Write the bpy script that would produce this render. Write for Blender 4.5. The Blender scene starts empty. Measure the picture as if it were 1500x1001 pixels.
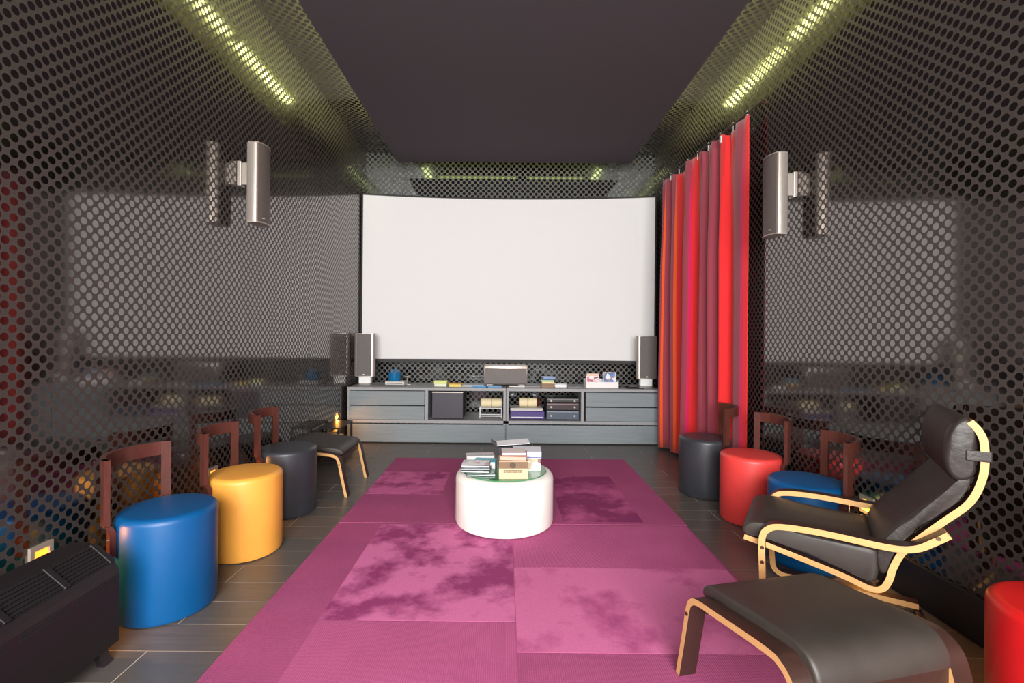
import bpy, bmesh, math, random
from mathutils import Vector, Matrix
random.seed(7)
S = bpy.context.scene
COL = S.collection
R = math.radians

# ------------------------------------------------------------------ camera
CAM_H = 1.30
cam = bpy.data.cameras.new('camera'); cam_o = bpy.data.objects.new('camera', cam); COL.objects.link(cam_o)
cam.sensor_width = 36.0; cam.lens = 700 / 1500 * 36.0
cam.shift_x = (750 - 739) / 1500; cam.shift_y = (493 - 500.5) / 1500
cam.clip_start = 0.02
cam_o.location = (0, 0, CAM_H); cam_o.rotation_euler = (R(90), R(-0.5), 0)
S.camera = cam_o
# ------------------------------------------------------------------ world, light, exposure
w = bpy.data.worlds.new('world'); S.world = w; w.use_nodes = True
w.node_tree.nodes['Background'].inputs[0].default_value = (0.9, 0.95, 1.0, 1)
w.node_tree.nodes['Background'].inputs[1].default_value = 0.25
def area(name, loc, rot, sx, sy, power, color):
    l = bpy.data.lights.new(name, 'AREA'); l.shape = 'RECTANGLE'; l.size = sx; l.size_y = sy
    l.energy = power; l.color = color
    o = bpy.data.objects.new(name, l); COL.objects.link(o); o.location = loc; o.rotation_euler = rot
    return o
# main soft light, sent through an added, unseen window behind the photographer
area('added_window_light', (0.0, -2.68, 2.1), (R(90), 0, 0), 3.3, 2.7, 540, (1.0, 0.975, 0.95))
S.view_settings.view_transform = 'Standard'; S.view_settings.look = 'None'
S.view_settings.exposure = 0.6; S.view_settings.gamma = 1.0
S.view_settings.use_curve_mapping = False

# ------------------------------------------------------------------ room numbers
XL, XR, YB, YR, HC = -1.93, 2.055, 6.62, -2.5, 3.825

# ------------------------------------------------------------------ material helpers
def lin(c):
    return tuple(((v / 255) / 12.92 if v / 255 <= 0.04045 else ((v / 255 + 0.055) / 1.055) ** 2.4) for v in c)
class NT:
    def __init__(s, name):
        s.m = bpy.data.materials.new(name); s.m.use_nodes = True
        s.t = s.m.node_tree; s.b = s.t.nodes['Principled BSDF']
    def n(s, kind, **kw):
        x = s.t.nodes.new(kind)
        for k, v in kw.items(): setattr(x, k, v)
        return x
    def l(s, a, b): s.t.links.new(a, b)
    def math(s, op, a, b=None, c=None):
        x = s.n('ShaderNodeMath', operation=op)
        for i, v in enumerate((a, b, c)):
            if v is None: continue
            if isinstance(v, (int, float)): x.inputs[i].default_value = v
            else: s.l(v, x.inputs[i])
        return x.outputs[0]
    def mix(s, fac, a, b):
        x = s.n('ShaderNodeMix', data_type='RGBA')
        if isinstance(fac, (int, float)): x.inputs[0].default_value = fac
        else: s.l(fac, x.inputs[0])
        for i, v in ((6, a), (7, b)):
            if isinstance(v, tuple): x.inputs[i].default_value = (*v[:3], 1)
            else: s.l(v, x.inputs[i])
        return x.outputs[2]
    def coord(s, which='Object', scale=(1, 1, 1)):
        tc = s.n('ShaderNodeTexCoord'); mp = s.n('ShaderNodeMapping'); mp.inputs['Scale'].default_value = scale
        s.l(tc.outputs[which], mp.inputs[0]); return mp.outputs[0]
    def pos(s, scale=(1, 1, 1)):
        g = s.n('ShaderNodeNewGeometry'); mp = s.n('ShaderNodeMapping'); mp.inputs['Scale'].default_value = scale
        s.l(g.outputs['Position'], mp.inputs[0]); return mp.outputs[0]
    def noise(s, vec, scale=5, detail=3, rough=0.5):
        x = s.n('ShaderNodeTexNoise'); x.inputs['Scale'].default_value = scale
        x.inputs['Detail'].default_value = detail; x.inputs['Roughness'].default_value = rough
        s.l(vec, x.inputs['Vector']); return x.outputs[0]
    def bump(s, h, strength=0.3, dist=0.002):
        x = s.n('ShaderNodeBump'); x.inputs['Strength'].default_value = strength; x.inputs['Distance'].default_value = dist
        s.l(h, x.inputs['Height']); s.l(x.outputs[0], s.b.inputs['Normal'])
    def ramp(s, fac, stops, interp='LINEAR'):
        x = s.n('ShaderNodeValToRGB'); cr = x.color_ramp; cr.interpolation = interp
        while len(cr.elements) < len(stops): cr.elements.new(0.5)
        for e, (p, c) in zip(cr.elements, stops): e.position = p; e.color = (*c[:3], 1)
        s.l(fac, x.inputs[0]); return x.outputs[0]
    def set(s, color=None, rough=None, metal=None, spec=None, emit=None, es=None, sheen=None):
        b = s.b
        if color is not None:
            if isinstance(color, tuple): b.inputs['Base Color'].default_value = (*color[:3], 1)
            else: s.l(color, b.inputs['Base Color'])
        for key, v in (('Roughness', rough), ('Metallic', metal), ('Specular IOR Level', spec), ('Emission Strength', es), ('Sheen Weight', sheen)):
            if v is None: continue
            if isinstance(v, (int, float)): b.inputs[key].default_value = v
            else: s.l(v, b.inputs[key])
        if emit is not None: b.inputs['Emission Color'].default_value = (*emit, 1)
        return s.m
def plain(name, rgb, rough=0.5, metal=0, spec=0.5, var=0.12, scale=20, bump=0.0):
    t = NT(name); c = lin(rgb); v = t.noise(t.coord(), scale, 4)
    t.set(t.mix(v, tuple(x * (1 - var) for x in c), tuple(min(1, x * (1 + var)) for x in c)), rough, metal, spec)
    if bump: t.bump(v, bump, 0.002)
    return t.m
def dots(name, a, b, pitch, dia, ground, dotc, dmetal, grough=0.42):
    """flat printed paper: dark matte ground with mirror-gloss dots on a diagonal grid; a, b = world axes"""
    t = NT(name); g = t.n('ShaderNodeNewGeometry'); sp = t.n('ShaderNodeSeparateXYZ'); t.l(g.outputs['Position'], sp.inputs[0])
    u = t.math('DIVIDE', sp.outputs[a], pitch); v = t.math('DIVIDE', sp.outputs[b], pitch)
    def cell(off):
        fu = t.math('SUBTRACT', t.math('FRACT', t.math('ADD', u, off + 100)), 0.5)
        fv = t.math('SUBTRACT', t.math('FRACT', t.math('ADD', v, off + 100)), 0.5)
        return t.math('SQRT', t.math('ADD', t.math('MULTIPLY', fu, fu), t.math('MULTIPLY', fv, fv)))
    d = t.math('MINIMUM', cell(0.0), cell(0.5))
    mr = t.n('ShaderNodeMapRange'); mr.inputs[1].default_value = dia / pitch / 2 - 0.012; mr.inputs[2].default_value = dia / pitch / 2 + 0.012
    mr.inputs[3].default_value = 1; mr.inputs[4].default_value = 0; t.l(d, mr.inputs[0])
    m = mr.outputs[0]
    n = t.noise(g.outputs['Position'], 90, 3)
    gr = t.mix(n, tuple(x * 0.8 for x in ground), tuple(x * 1.2 for x in ground))
    t.set(t.mix(m, gr, dotc), t.math('MULTIPLY_ADD', m, 0.075 - grough, grough), t.math('MULTIPLY', m, dmetal), 0.35)
    return t.m
M = {}
GROUND = lin((64, 57, 54))
M['dots_side'] = dots('dotted_wallpaper_side', 1, 2, 0.0625, 0.0345, GROUND, (0.25, 0.234, 0.228), 1.0)
M['dots_back'] = dots('dotted_wallpaper_back', 0, 2, 0.0770, 0.0440, lin((94, 91, 89)), (0.10, 0.115, 0.115), 1.0)
M['dots_ceil'] = dots('dotted_wallpaper_ceiling', 0, 1, 0.0770, 0.0440, GROUND, (0.25, 0.234, 0.228), 1.0)
M['wall_core'] = plain('dark_plaster', (40, 37, 36), 0.8)
M['panel'] = plain('charcoal_panel', (78, 72, 76), 0.85, spec=0.2, var=0.06, scale=60)
M['base'] = plain('black_skirting', (26, 25, 25), 0.45)
M['grout'] = plain('grey_grout', (206, 192, 176), 0.8)
def wood_plank():
    t = NT('dark_plank'); oi = t.n('ShaderNodeObjectInfo'); g = t.n('ShaderNodeNewGeometry')
    mp = t.n('ShaderNodeMapping'); mp.inputs['Scale'].default_value = (1.2, 22, 1); t.l(g.outputs['Position'], mp.inputs[0])
    sh = t.n('ShaderNodeVectorMath', operation='ADD'); cb = t.n('ShaderNodeCombineXYZ'); t.l(t.math('MULTIPLY', oi.outputs['Random'], 40), cb.inputs[0])
    t.l(mp.outputs[0], sh.inputs[0]); t.l(cb.outputs[0], sh.inputs[1])
    n = t.noise(sh.outputs[0], 2.2, 6, 0.6)
    c = t.mix(n, lin((66, 60, 57)), lin((116, 108, 102)))
    c2 = t.mix(t.math('MULTIPLY', oi.outputs['Random'], 0.55), c, lin((88, 84, 82)))
    t.set(c2, t.math('MULTIPLY_ADD', n, 0.15, 0.24), 0, 0.5); t.bump(n, 0.2, 0.001); return t.m
M['plank'] = wood_plank()
def leather(name, rgb, rough=0.42, spec=0.45, bumps=0.12):
    t = NT(name); c = lin(rgb); v = t.coord()
    a = t.noise(v, 6, 4); b = t.noise(v, 260, 2)
    t.set(t.mix(a, tuple(x * 0.86 for x in c), tuple(min(1, x * 1.1) for x in c)), t.math('MULTIPLY_ADD', a, 0.15, rough - 0.07), 0, spec)
    t.bump(b, bumps, 0.0008); return t.m
M['blue'] = leather('blue_leatherette', (0, 80, 136))
M['yellow'] = leather('amber_leatherette', (240, 166, 70))
M['black_l'] = leather('charcoal_leatherette', (52, 54, 60), 0.38)
M['red'] = leather('coral_red_leatherette', (222, 66, 62))
M['red_deep'] = leather('deep_red_leatherette', (200, 24, 24))
M['white_l'] = leather('white_leatherette', (243, 240, 232), 0.45)
def wrinkle(name, rgb, rough, axis):
    t = NT(name); c = lin(rgb); v = t.coord(); a = t.noise(v, 7, 4)
    wv = t.noise(t.coord('Object', axis), 1.0, 3, 0.6); f = t.noise(v, 240, 2)
    t.set(t.mix(a, tuple(x * 0.75 for x in c), tuple(x * 1.3 for x in c)), t.math('MULTIPLY_ADD', a, 0.2, rough), 0, 0.4)
    t.bump(t.math('ADD', wv, t.math('MULTIPLY', f, 0.06)), 0.5, 0.007); return t.m
M['hide'] = wrinkle('dark_brown_leather', (56, 50, 46), 0.36, (3, 6, 3))
M['hide_gather'] = wrinkle('gathered_brown_leather', (46, 40, 37), 0.34, (18, 3, 18))
def woody(name, c1, c2, sc, rough=0.4, strength=0.15):
    t = NT(name); n = t.noise(t.coord('Object', sc), 3, 5, 0.6)
    t.set(t.mix(n, lin(c1), lin(c2)), rough, 0, 0.4); t.bump(n, strength, 0.001); return t.m
M['birch'] = woody('birch_edge', (190, 142, 86), (216, 172, 114), (4, 60, 60), 0.45)
M['veneer'] = woody('dark_veneer', (40, 26, 23), (66, 44, 38), (3, 40, 40), 0.35)
M['mahogany'] = woody('reddish_brown_wood', (60, 30, 25), (98, 54, 45), (30, 30, 4), 0.3)
M['cab'] = woody('grey_stained_wood', (110, 119, 124), (142, 151, 155), (1.2, 20, 26), 0.5, 0.3)
M['cab_edge'] = woody('grey_wood_edge', (142, 143, 146), (162, 163, 165), (1.2, 20, 26), 0.5, 0.2)
M['black_metal'] = plain('black_metal', (26, 26, 28), 0.4)
M['black_plastic'] = plain('black_plastic', (28, 24, 27), 0.4, var=0.08, scale=300, bump=0.1)
M['black_deep'] = plain('black_recess', (9, 9, 9), 0.9)
M['silver'] = plain('silver_plastic', (172, 163, 155), 0.36, metal=0.55, var=0.03)
M['white_p'] = plain('white_plastic', (236, 236, 236), 0.4, var=0.02)
M['steel'] = plain('brushed_steel', (170, 168, 165), 0.3, metal=1, var=0.05)
M['brass'] = plain('dull_bolt', (110, 92, 70), 0.4, metal=1)
M['screen'] = plain('matte_white_screen', (232, 231, 231), 0.95, spec=0.1, var=0.005)
M['sconce_frame'] = plain('grey_light_frame', (150, 136, 124), .45)
M['frame_black'] = plain('black_frame', (22, 22, 22), 0.6)
def grille(name, rgb):
    t = NT(name); c = lin(rgb); v = t.coord('Object', (1, 1, 1)); x = t.n('ShaderNodeTexVoronoi'); x.inputs['Scale'].default_value = 320
    t.l(v, x.inputs['Vector']); t.set(t.mix(x.outputs[0], tuple(k * 0.7 for k in c), tuple(k * 1.25 for k in c)), 0.55, 0.3, 0.4); t.bump(x.outputs[0], 0.3, 0.001); return t.m
M['wall_grille'] = grille('wall_speaker_grille', (100, 90, 86))
M['grille'] = grille('speaker_grille', (104, 98, 96))
def rug_rib(name, c1, c2):
    t = NT(name); g = t.n('ShaderNodeNewGeometry'); sp = t.n('ShaderNodeSeparateXYZ'); t.l(g.outputs['Position'], sp.inputs[0])
    rib = t.math('SINE', t.math('MULTIPLY', sp.outputs[0], 2 * math.pi / 0.0085)); rib = t.math('MULTIPLY_ADD', rib, 0.5, 0.5)
    row = t.math('SINE', t.math('MULTIPLY', sp.outputs[1], 2 * math.pi / 0.016)); row = t.math('MULTIPLY_ADD', row, 0.5, 0.5)
    hh = t.math('ADD', rib, t.math('MULTIPLY', row, 0.15))
    n = t.noise(g.outputs['Position'], 3.2, 4); n2 = t.noise(g.outputs['Position'], 160, 2)
    f = t.math('ADD', t.math('MULTIPLY', rib, 0.3), t.math('ADD', t.math('MULTIPLY', n, 0.45), t.math('MULTIPLY', n2, 0.25)))
    t.set(t.mix(f, lin(c1), lin(c2)), 0.95, 0, 0.1); t.bump(t.math('ADD', hh, n2), 0.5, 0.003); return t.m
M['rib'] = rug_rib('ribbed_magenta_wool', (136, 58, 98), (190, 98, 142))
M['rib_light'] = rug_rib('ribbed_pink_wool', (150, 66, 110), (204, 108, 154))
def velvet(name, lo, hi, sc, thr, seed):
    """plush pile brushed into darker marks"""
    t = NT(name); p = t.pos(); v = t.n('ShaderNodeVectorMath', operation='ADD'); v.inputs[1].default_value = (seed, seed * 1.7, 0); t.l(p, v.inputs[0])
    n = t.noise(v.outputs[0], sc, 5, 0.62); fine = t.noise(p, 120, 3)
    mask = t.ramp(n, [(thr - 0.07, (1, 1, 1)), (thr + 0.09, (0, 0, 0))])
    base = t.mix(fine, tuple(x * 0.85 for x in lin(hi)), tuple(min(1, x * 1.12) for x in lin(hi)))
    t.set(t.mix(mask, base, lin(lo)), 0.9, 0, 0.1); t.bump(t.math('ADD', n, fine), 0.35, 0.003); return t.m
M['velvet_a'] = velvet('brushed_pink_velvet', (144, 60, 108), (206, 112, 160), 3.4, 0.47, 3.1)
M['velvet_b'] = velvet('soft_pink_velvet', (162, 72, 120), (204, 110, 156), 2.6, 0.40, 9.3)
M['velvet_c'] = velvet('dark_magenta_velvet', (132, 54, 98), (182, 88, 134), 3.0, 0.53, 14.2)
M['velvet_d'] = velvet('faded_pink_velvet', (146, 64, 108), (200, 102, 150), 4.5, 0.46, 21.0)
def curtain_mat():
    t = NT('striped_curtain_cloth'); tc = t.n('ShaderNodeTexCoord'); sp = t.n('ShaderNodeSeparateXYZ'); t.l(tc.outputs['UV'], sp.inputs[0])
    red, pur, org, mag, drk = lin((222, 46, 48)), lin((142, 66, 80)), lin((238, 96, 40)), lin((206, 36, 92)), lin((176, 34, 46))
    st = [(0, pur), (.085, org), (.095, pur), (.23, org), (.25, red), (.365, pur), (.44, mag), (.453, red), (.525, org), (.55, pur), (.645, drk), (.65, pur), (.735, mag),
          (.765, red), (.885, pur), (.95, mag), (.97, red)]
    f = sp.outputs[0]
    c = t.ramp(f, st, 'CONSTANT')
    mp = t.n('ShaderNodeMapping'); mp.inputs['Scale'].default_value = (300, 500, 1); t.l(tc.outputs['UV'], mp.inputs[0])
    n = t.noise(mp.outputs[0], 1, 2)
    hs = t.mix(t.math('MULTIPLY', n, 0.25), c, tuple(x * 0.6 for x in red))
    t.set(hs, 0.85, 0, 0.15, sheen=0.2); t.bump(n, 0.2, 0.001); return t.m
M['curtain'] = curtain_mat()
def glow(name, rgb, strength):
    t = NT(name); return t.set(lin(rgb), 0.5, emit=lin(rgb), es=strength)
M['tube'] = glow('fluorescent_glow', (212, 220, 142), 44.0)
M['tube_dim'] = glow('dim_fluorescent_glow', (216, 226, 130), 2.8)
M['amber'] = NT('amber_glow').set((1, .4, .05), .5, emit=(1, .30, .02), es=1.6)
def glass_green():
    t = NT('green_glass_top'); n = t.noise(t.coord(), 3, 2)
    return t.set(t.mix(n, lin((58, 118, 84)), lin((92, 152, 108))), 0.06, 0, 0.6)
M['green_glass'] = glass_green()
_pc = {}
def paint(rgb, rough=0.45):
    k = (rgb, rough)
    if k not in _pc: _pc[k] = plain('paint_%02x%02x%02x' % rgb, rgb, rough, var=0.06, scale=40)
    return _pc[k]
def cover(name, cols, seed, scale=14):
    """printed cover: blotchy colour fields"""
    t = NT(name); v = t.n('ShaderNodeTexVoronoi'); v.inputs['Scale'].default_value = scale; v.inputs['Randomness'].default_value = 0.9
    mp = t.coord('Object', (1, 1, 1)); a = t.n('ShaderNodeVectorMath', operation='ADD'); a.inputs[1].default_value = (seed, seed * .3, seed * .7); t.l(mp, a.inputs[0]); t.l(a.outputs[0], v.inputs['Vector'])
    s = t.n('ShaderNodeSeparateColor'); t.l(v.outputs['Color'], s.inputs[0])
    k = len(cols); t.set(t.ramp(s.outputs[0], [(i / k, lin(c)) for i, c in enumerate(cols)], 'CONSTANT'), 0.3, 0, 0.5); return t.m

# ------------------------------------------------------------------ geometry helpers
class MB:
    def __init__(s): s.b = bmesh.new()
    def box(s, lo, hi, bev=0, seg=2, mat=None, mi=0):
        r = bmesh.ops.create_cube(s.b, size=1); vs = r['verts']
        for v in vs: v.co = Vector([lo[i] + (v.co[i] + 0.5) * (hi[i] - lo[i]) for i in range(3)])
        fs = set(f for v in vs for f in v.link_faces)
        for f in fs: f.material_index = mi
        if bev:
            es = set(e for v in vs for e in v.link_edges)
            rr = bmesh.ops.bevel(s.b, geom=list(es), offset=bev, segments=seg, affect='EDGES', profile=0.5)
            vs = list(set(v for f in rr['faces'] for v in f.verts) | set(v for v in vs if v.is_valid))
        if mat is not None: bmesh.ops.transform(s.b, matrix=mat, verts=vs)
        return s
    def cyl(s, p0, p1, r0, r1=None, n=24, mi=0):
        r1 = r0 if r1 is None else r1
        p0, p1 = Vector(p0), Vector(p1); d = p1 - p0
        q = Vector((0, 0, 1)).rotation_difference(d.normalized()).to_matrix().to_4x4()
        m = Matrix.Translation((p0 + p1) / 2) @ q
        r = bmesh.ops.create_cone(s.b, cap_ends=True, segments=n, radius1=r0, radius2=r1, depth=d.length, matrix=m)
        for v in r['verts']:
            for f in v.link_faces: f.material_index = mi
        return s
    def lathe(s, prof, n=48, c=(0, 0, 0), mi=0):
        rings = []
        for (r, z) in prof:
            if r < 1e-6: rings.append([s.b.verts.new((c[0], c[1], c[2] + z))])
            else: rings.append([s.b.verts.new((c[0] + r * math.cos(2 * math.pi * k / n), c[1] + r * math.sin(2 * math.pi * k / n), c[2] + z)) for k in range(n)])
        for a, b in zip(rings, rings[1:]):
            for k in range(n):
                q = [a[k % len(a)], a[(k + 1) % len(a)], b[(k + 1) % len(b)], b[k % len(b)]]
                q = list(dict.fromkeys(q))
                if len(q) > 2: f = s.b.faces.new(q); f.material_index = mi
        return s
    def strip(s, path, th, w0, w1, mi_flat=0, mi_edge=1):
        """bent lamination: path of (u,h) top-surface points, thickness th, spanning w0..w1"""
        rows = []
        for i, (u, h) in enumerate(path):
            a = path[max(i - 1, 0)]; b = path[min(i + 1, len(path) - 1)]
            d = Vector((b[0] - a[0], b[1] - a[1])).normalized(); nn = Vector((d.y, -d.x))
            rows.append([s.b.verts.new(p) for p in ((u, w0, h), (u, w1, h), (u + nn.x * th, w1, h + nn.y * th), (u + nn.x * th, w0, h + nn.y * th))])
        for a, b in zip(rows, rows[1:]):
            for k in range(4):
                f = s.b.faces.new((a[k], a[(k + 1) % 4], b[(k + 1) % 4], b[k])); f.material_index = mi_flat if k in (0, 2) else mi_edge
        for e in (rows[0], rows[-1][::-1]):
            f = s.b.faces.new(e[::-1]); f.material_index = mi_edge
        return s
    def prism(s, poly, y0, y1, mi=0, axis='xz'):
        """closed polygon extruded"""
        def P(a, b, y): return (a, y, b) if axis == 'xz' else (a, b, y) if axis == 'xy' else (y, a, b)
        A = [s.b.verts.new(P(a, b, y0)) for a, b in poly]; B = [s.b.verts.new(P(a, b, y1)) for a, b in poly]
        n = len(poly)
        for k in range(n): s.b.faces.new((A[k], A[(k + 1) % n], B[(k + 1) % n], B[k])).material_index = mi
        s.b.faces.new(A[::-1]).material_index = mi; s.b.faces.new(B).material_index = mi
        return s
    def pillow(s, poly, w0, w1, rnd, steps=5, mi=0, mi_end=0, mid=8):
        """closed (u,h) profile swept along w with rounded ends"""
        cu = sum(p[0] for p in poly) / len(poly); ch = sum(p[1] for p in poly) / len(poly)
        secs = []
        for k in range(steps + 1):
            a = math.pi / 2 * k / steps; secs.append((w0 + rnd * (1 - math.sin(a)), rnd * (1 - math.cos(a))))
        secs = secs[::-1]
        full = [(w, i) for w, i in secs]
        full = [(w0 + rnd * (1 - math.cos(math.pi / 2 * k / steps)), rnd * (1 - math.sin(math.pi / 2 * k / steps))) for k in range(steps + 1)]
        inner = [(w0 + rnd + (w1 - w0 - 2 * rnd) * k / mid, 0) for k in range(1, mid)]
        full = full + inner + [(w0 + w1 - w, i) for w, i in full[::-1]]
        rows = []
        for w, ins in full:
            row = []
            for u, h in poly:
                d = Vector((u - cu, h - ch)); L = d.length; k = max(0.0, 1 - ins / L * 0.8)
                row.append(s.b.verts.new((cu + d.x * k, w, ch + d.y * k)))
            rows.append(row)
        n = len(poly)
        for i, (a, b) in enumerate(zip(rows, rows[1:])):
            e = i < steps or i >= len(rows) - 1 - steps
            for k in range(n): s.b.faces.new((a[k], b[k], b[(k + 1) % n], a[(k + 1) % n])).material_index = mi_end if e else mi
        s.b.faces.new(rows[0]).material_index = mi_end; s.b.faces.new(rows[-1][::-1]).material_index = mi_end
        return s
    def done(s, name, mats, parent=None, smooth=False, kind=None, loc=None, rz=None):
        bmesh.ops.recalc_face_normals(s.b, faces=s.b.faces[:])
        me = bpy.data.meshes.new(name); s.b.to_mesh(me); s.b.free()
        for m in (mats if isinstance(mats, (list, tuple)) else [mats]): me.materials.append(m)
        if smooth:
            me.polygons.foreach_set('use_smooth', [True] * len(me.polygons))
            if hasattr(me, 'set_sharp_from_angle'): me.set_sharp_from_angle(angle=R(38))
        return link(name, me, parent, kind, loc, rz)
def link(name, me, parent=None, kind=None, loc=None, rz=None):
    o = bpy.data.objects.new(name, me); COL.objects.link(o)
    if parent is not None: o.parent = parent
    if kind: o['kind'] = kind
    if loc is not None: o.location = loc
    if rz is not None: o.rotation_euler = (0, 0, rz)
    return o
def tag(o, label, cat, group=None):
    o['label'] = label; o['category'] = cat
    if group: o['group'] = group
    return o
def thing(name, label, cat, loc=(0, 0, 0), rz=0, group=None):
    o = bpy.data.objects.new(name, None); COL.objects.link(o); o.location = loc; o.rotation_euler = (0, 0, rz)
    o.empty_display_size = 0.05
    return tag(o, label, cat, group)
def copy_tree(o, parent=None):
    c = o.copy(); COL.objects.link(c); c.parent = parent
    for ch in list(o.children): copy_tree(ch, c)
    return c
def smooth_path(pts, n=6):
    out = []
    P = [pts[0]] + list(pts) + [pts[-1]]
    for i in range(1, len(P) - 2):
        p0, p1, p2, p3 = P[i - 1], P[i], P[i + 1], P[i + 2]
        for k in range(n):
            t = k / n
            out.append(tuple(0.5 * ((2 * p1[j]) + (-p0[j] + p2[j]) * t + (2 * p0[j] - 5 * p1[j] + 4 * p2[j] - p3[j]) * t * t + (-p0[j] + 3 * p1[j] - 3 * p2[j] + p3[j]) * t ** 3) for j in range(2)))
    out.append(tuple(pts[-1])); return out
def smooth_loop(pts, n=5):
    out = []; m = len(pts)
    for i in range(m):
        p0, p1, p2, p3 = pts[i - 1], pts[i], pts[(i + 1) % m], pts[(i + 2) % m]
        for k in range(n):
            t = k / n
            out.append(tuple(0.5 * ((2 * p1[j]) + (-p0[j] + p2[j]) * t + (2 * p0[j] - 5 * p1[j] + 4 * p2[j] - p3[j]) * t * t + (-p0[j] + 3 * p1[j] - 3 * p2[j] + p3[j]) * t ** 3) for j in range(2)))
    return out

# ------------------------------------------------------------------ the room
def struct(name, lo, hi, mat):
    return MB().box(lo, hi).done(name, mat, kind='structure')
floor = struct('floor', (XL - .15, YR, -0.12), (XR + .15, YB + .15, -0.0015), M['grout'])
wl = struct('wall_left', (XL - .15, YR, 0), (XL - .003, YB + .003, HC), M['wall_core'])
wr = struct('wall_right', (XR + .003, YR, 0), (XR + .15, YB + .003, HC), M['wall_core'])
wb = struct('wall_back', (XL - .15, YB + .003, 0), (XR + .15, YB + .15, HC), M['wall_core'])
ce = struct('ceiling', (XL - .15, YR, HC), (XR + .15, YB + .15, HC + .12), M['dots_ceil'])
# rear wall out of view; its tall window is added for the main light
rw = MB().box((XL - .15, YR - .15, 0), (-1.65, YR, HC)).box((1.65, YR - .15, 0), (XR + .15, YR, HC)).box((-1.65, YR - .15, 3.45), (1.65, YR, HC)).box((-1.65, YR - .15, 0), (1.65, YR, .75)).done('wall_rear', M['wall_core'], kind='structure')
win = MB().box((-1.65, YR - .1, .75), (1.65, YR - .05, .80)).box((-1.65, YR - .1, 3.40), (1.65, YR - .05, 3.45)).done('added_window_1', M['black_metal'], kind='structure')
for xx in (-1.65, -.57, .53, 1.60): MB().box((xx, YR - .1, .80), (xx + .05, YR - .05, 3.40)).done('added_window_frame', M['black_metal'], win)
# wallpaper strips, each a sheet of its own
SW = 0.53
def sheets(parent, axis, start, end, x, h, mat, first):
    a = first
    while a > start: a -= SW
    mesh_cache = {}
    while a < end - 0.01:
        a0, a1 = max(a, start), min(a + SW, end)
        L = round(a1 - a0 - 0.0012, 4)
        if L not in mesh_cache:
            m = MB()
            if axis == 'y': m.box((min(x, 0), 0, 0.0), (max(x, 0), L, h))
            else: m.box((0, min(x, 0), 0.0), (L, max(x, 0), h))
            mesh_cache[L] = m
            o = m.done('wallpaper_strip', mat, parent); mesh_cache[L] = o.data
        else: o = link('wallpaper_strip', mesh_cache[L], parent)
        o.location = (XL - .003 if x > 0 else XR + .003, a0, 0) if axis == 'y' else (a0, YB + .003, 0)
        a += SW
sheets(wl, 'y', YR, YB, 0.003, HC, M['dots_side'], 3.10)
sheets(wr, 'y', YR, YB, -0.003, HC, M['dots_side'], 3.05)
sheets(wb, 'x', XL, XR, -0.003, HC, M['dots_back'], XL)
# skirting
MB().box((XL, YR, 0), (XL + .024, YB, .20), .006).done('baseboard_left', M['base'], kind='structure')
MB().box((XR - .024, YR, 0), (XR, YB, .20), .006).done('baseboard_right', M['base'], kind='structure')
# floor planks
PW, PL, GAP = 0.1825, 1.2, 0.005
pm = {}
row = 0; y = 3.05 - PW * 42
while y < YB:
    off = 1.55 if row % 2 == 0 else 0.95
    x = off - PL * 4
    while x < XR:
        x0, x1 = max(x, XL), min(x + PL, XR); y0, y1 = max(y, YR), min(y + PW, YB)
        if x1 - x0 > .02 and y1 - y0 > .02:
            k = (round(x1 - x0, 3), round(y1 - y0, 3))
            if k not in pm:
                o = MB().box((GAP / 2, GAP / 2, -.004), (k[0] - GAP / 2, k[1] - GAP / 2, 0.0)).done('plank', M['plank'], floor); pm[k] = o.data
            else: o = link('plank', pm[k], floor)
            o.location = (x0, y0, 0)
        x += PL
    y += PW; row += 1

# ------------------------------------------------------------------ suspended ceiling panel and cove tubes
PB = 3.58
panel = thing('ceiling_panel', 'wide charcoal panel hung below the dotted ceiling', 'ceiling panel', (0.1, 1.5, PB))
MB().box((-1.53, -3.4, 0), (1.535, 4.77, 0.015), .002).done('panel_board', M['panel'], panel)
for hx in (-1.0, 1.0):
    for hy in (-3.0, -.5, 2.0, 4.2):
        MB().cyl((hx, hy, .015), (hx, hy, HC - PB), .008, n=10).done('hanger_rod', M['black_metal'], panel)
def tube(x, y, L, along, label, mat='tube'):
    t = thing('fluorescent_lamp', label, 'lamp', (x, y, PB + .015), 0 if along == 'y' else R(-90), 'cove lamps on the ceiling panel')
    MB().box((-.05, 0, 0), (.05, L, .012), .002).done('lamp_base', M['white_p'], t)
    el = [(.055 * math.cos(a), .032 + .022 * math.sin(a)) for a in [2 * math.pi * k / 20 for k in range(20)]]
    MB().prism(el, .02, L - .02).done('diffuser', M[mat], t, True)
    for yy in (0, L - .02): MB().box((-.058, yy, .008), (.058, yy + .02, .056)).done('end_cap', M['white_p'], t)
for k in range(6):
    tube(-1.315, -1.9 + k * 1.26, 1.2, 'y', 'fluorescent cove lamp along the left edge of the ceiling panel')
    tube(1.52, -1.9 + k * 1.26, 1.2, 'y', 'fluorescent cove lamp along the curtain-side edge of the ceiling panel')
tube(-1.02, 6.20, 1.2, 'x', 'fluorescent cove lamp above the left half of the screen', 'tube_dim')
tube(0.28, 6.20, 0.9, 'x', 'fluorescent cove lamp above the right half of the screen', 'tube_dim')

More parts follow.
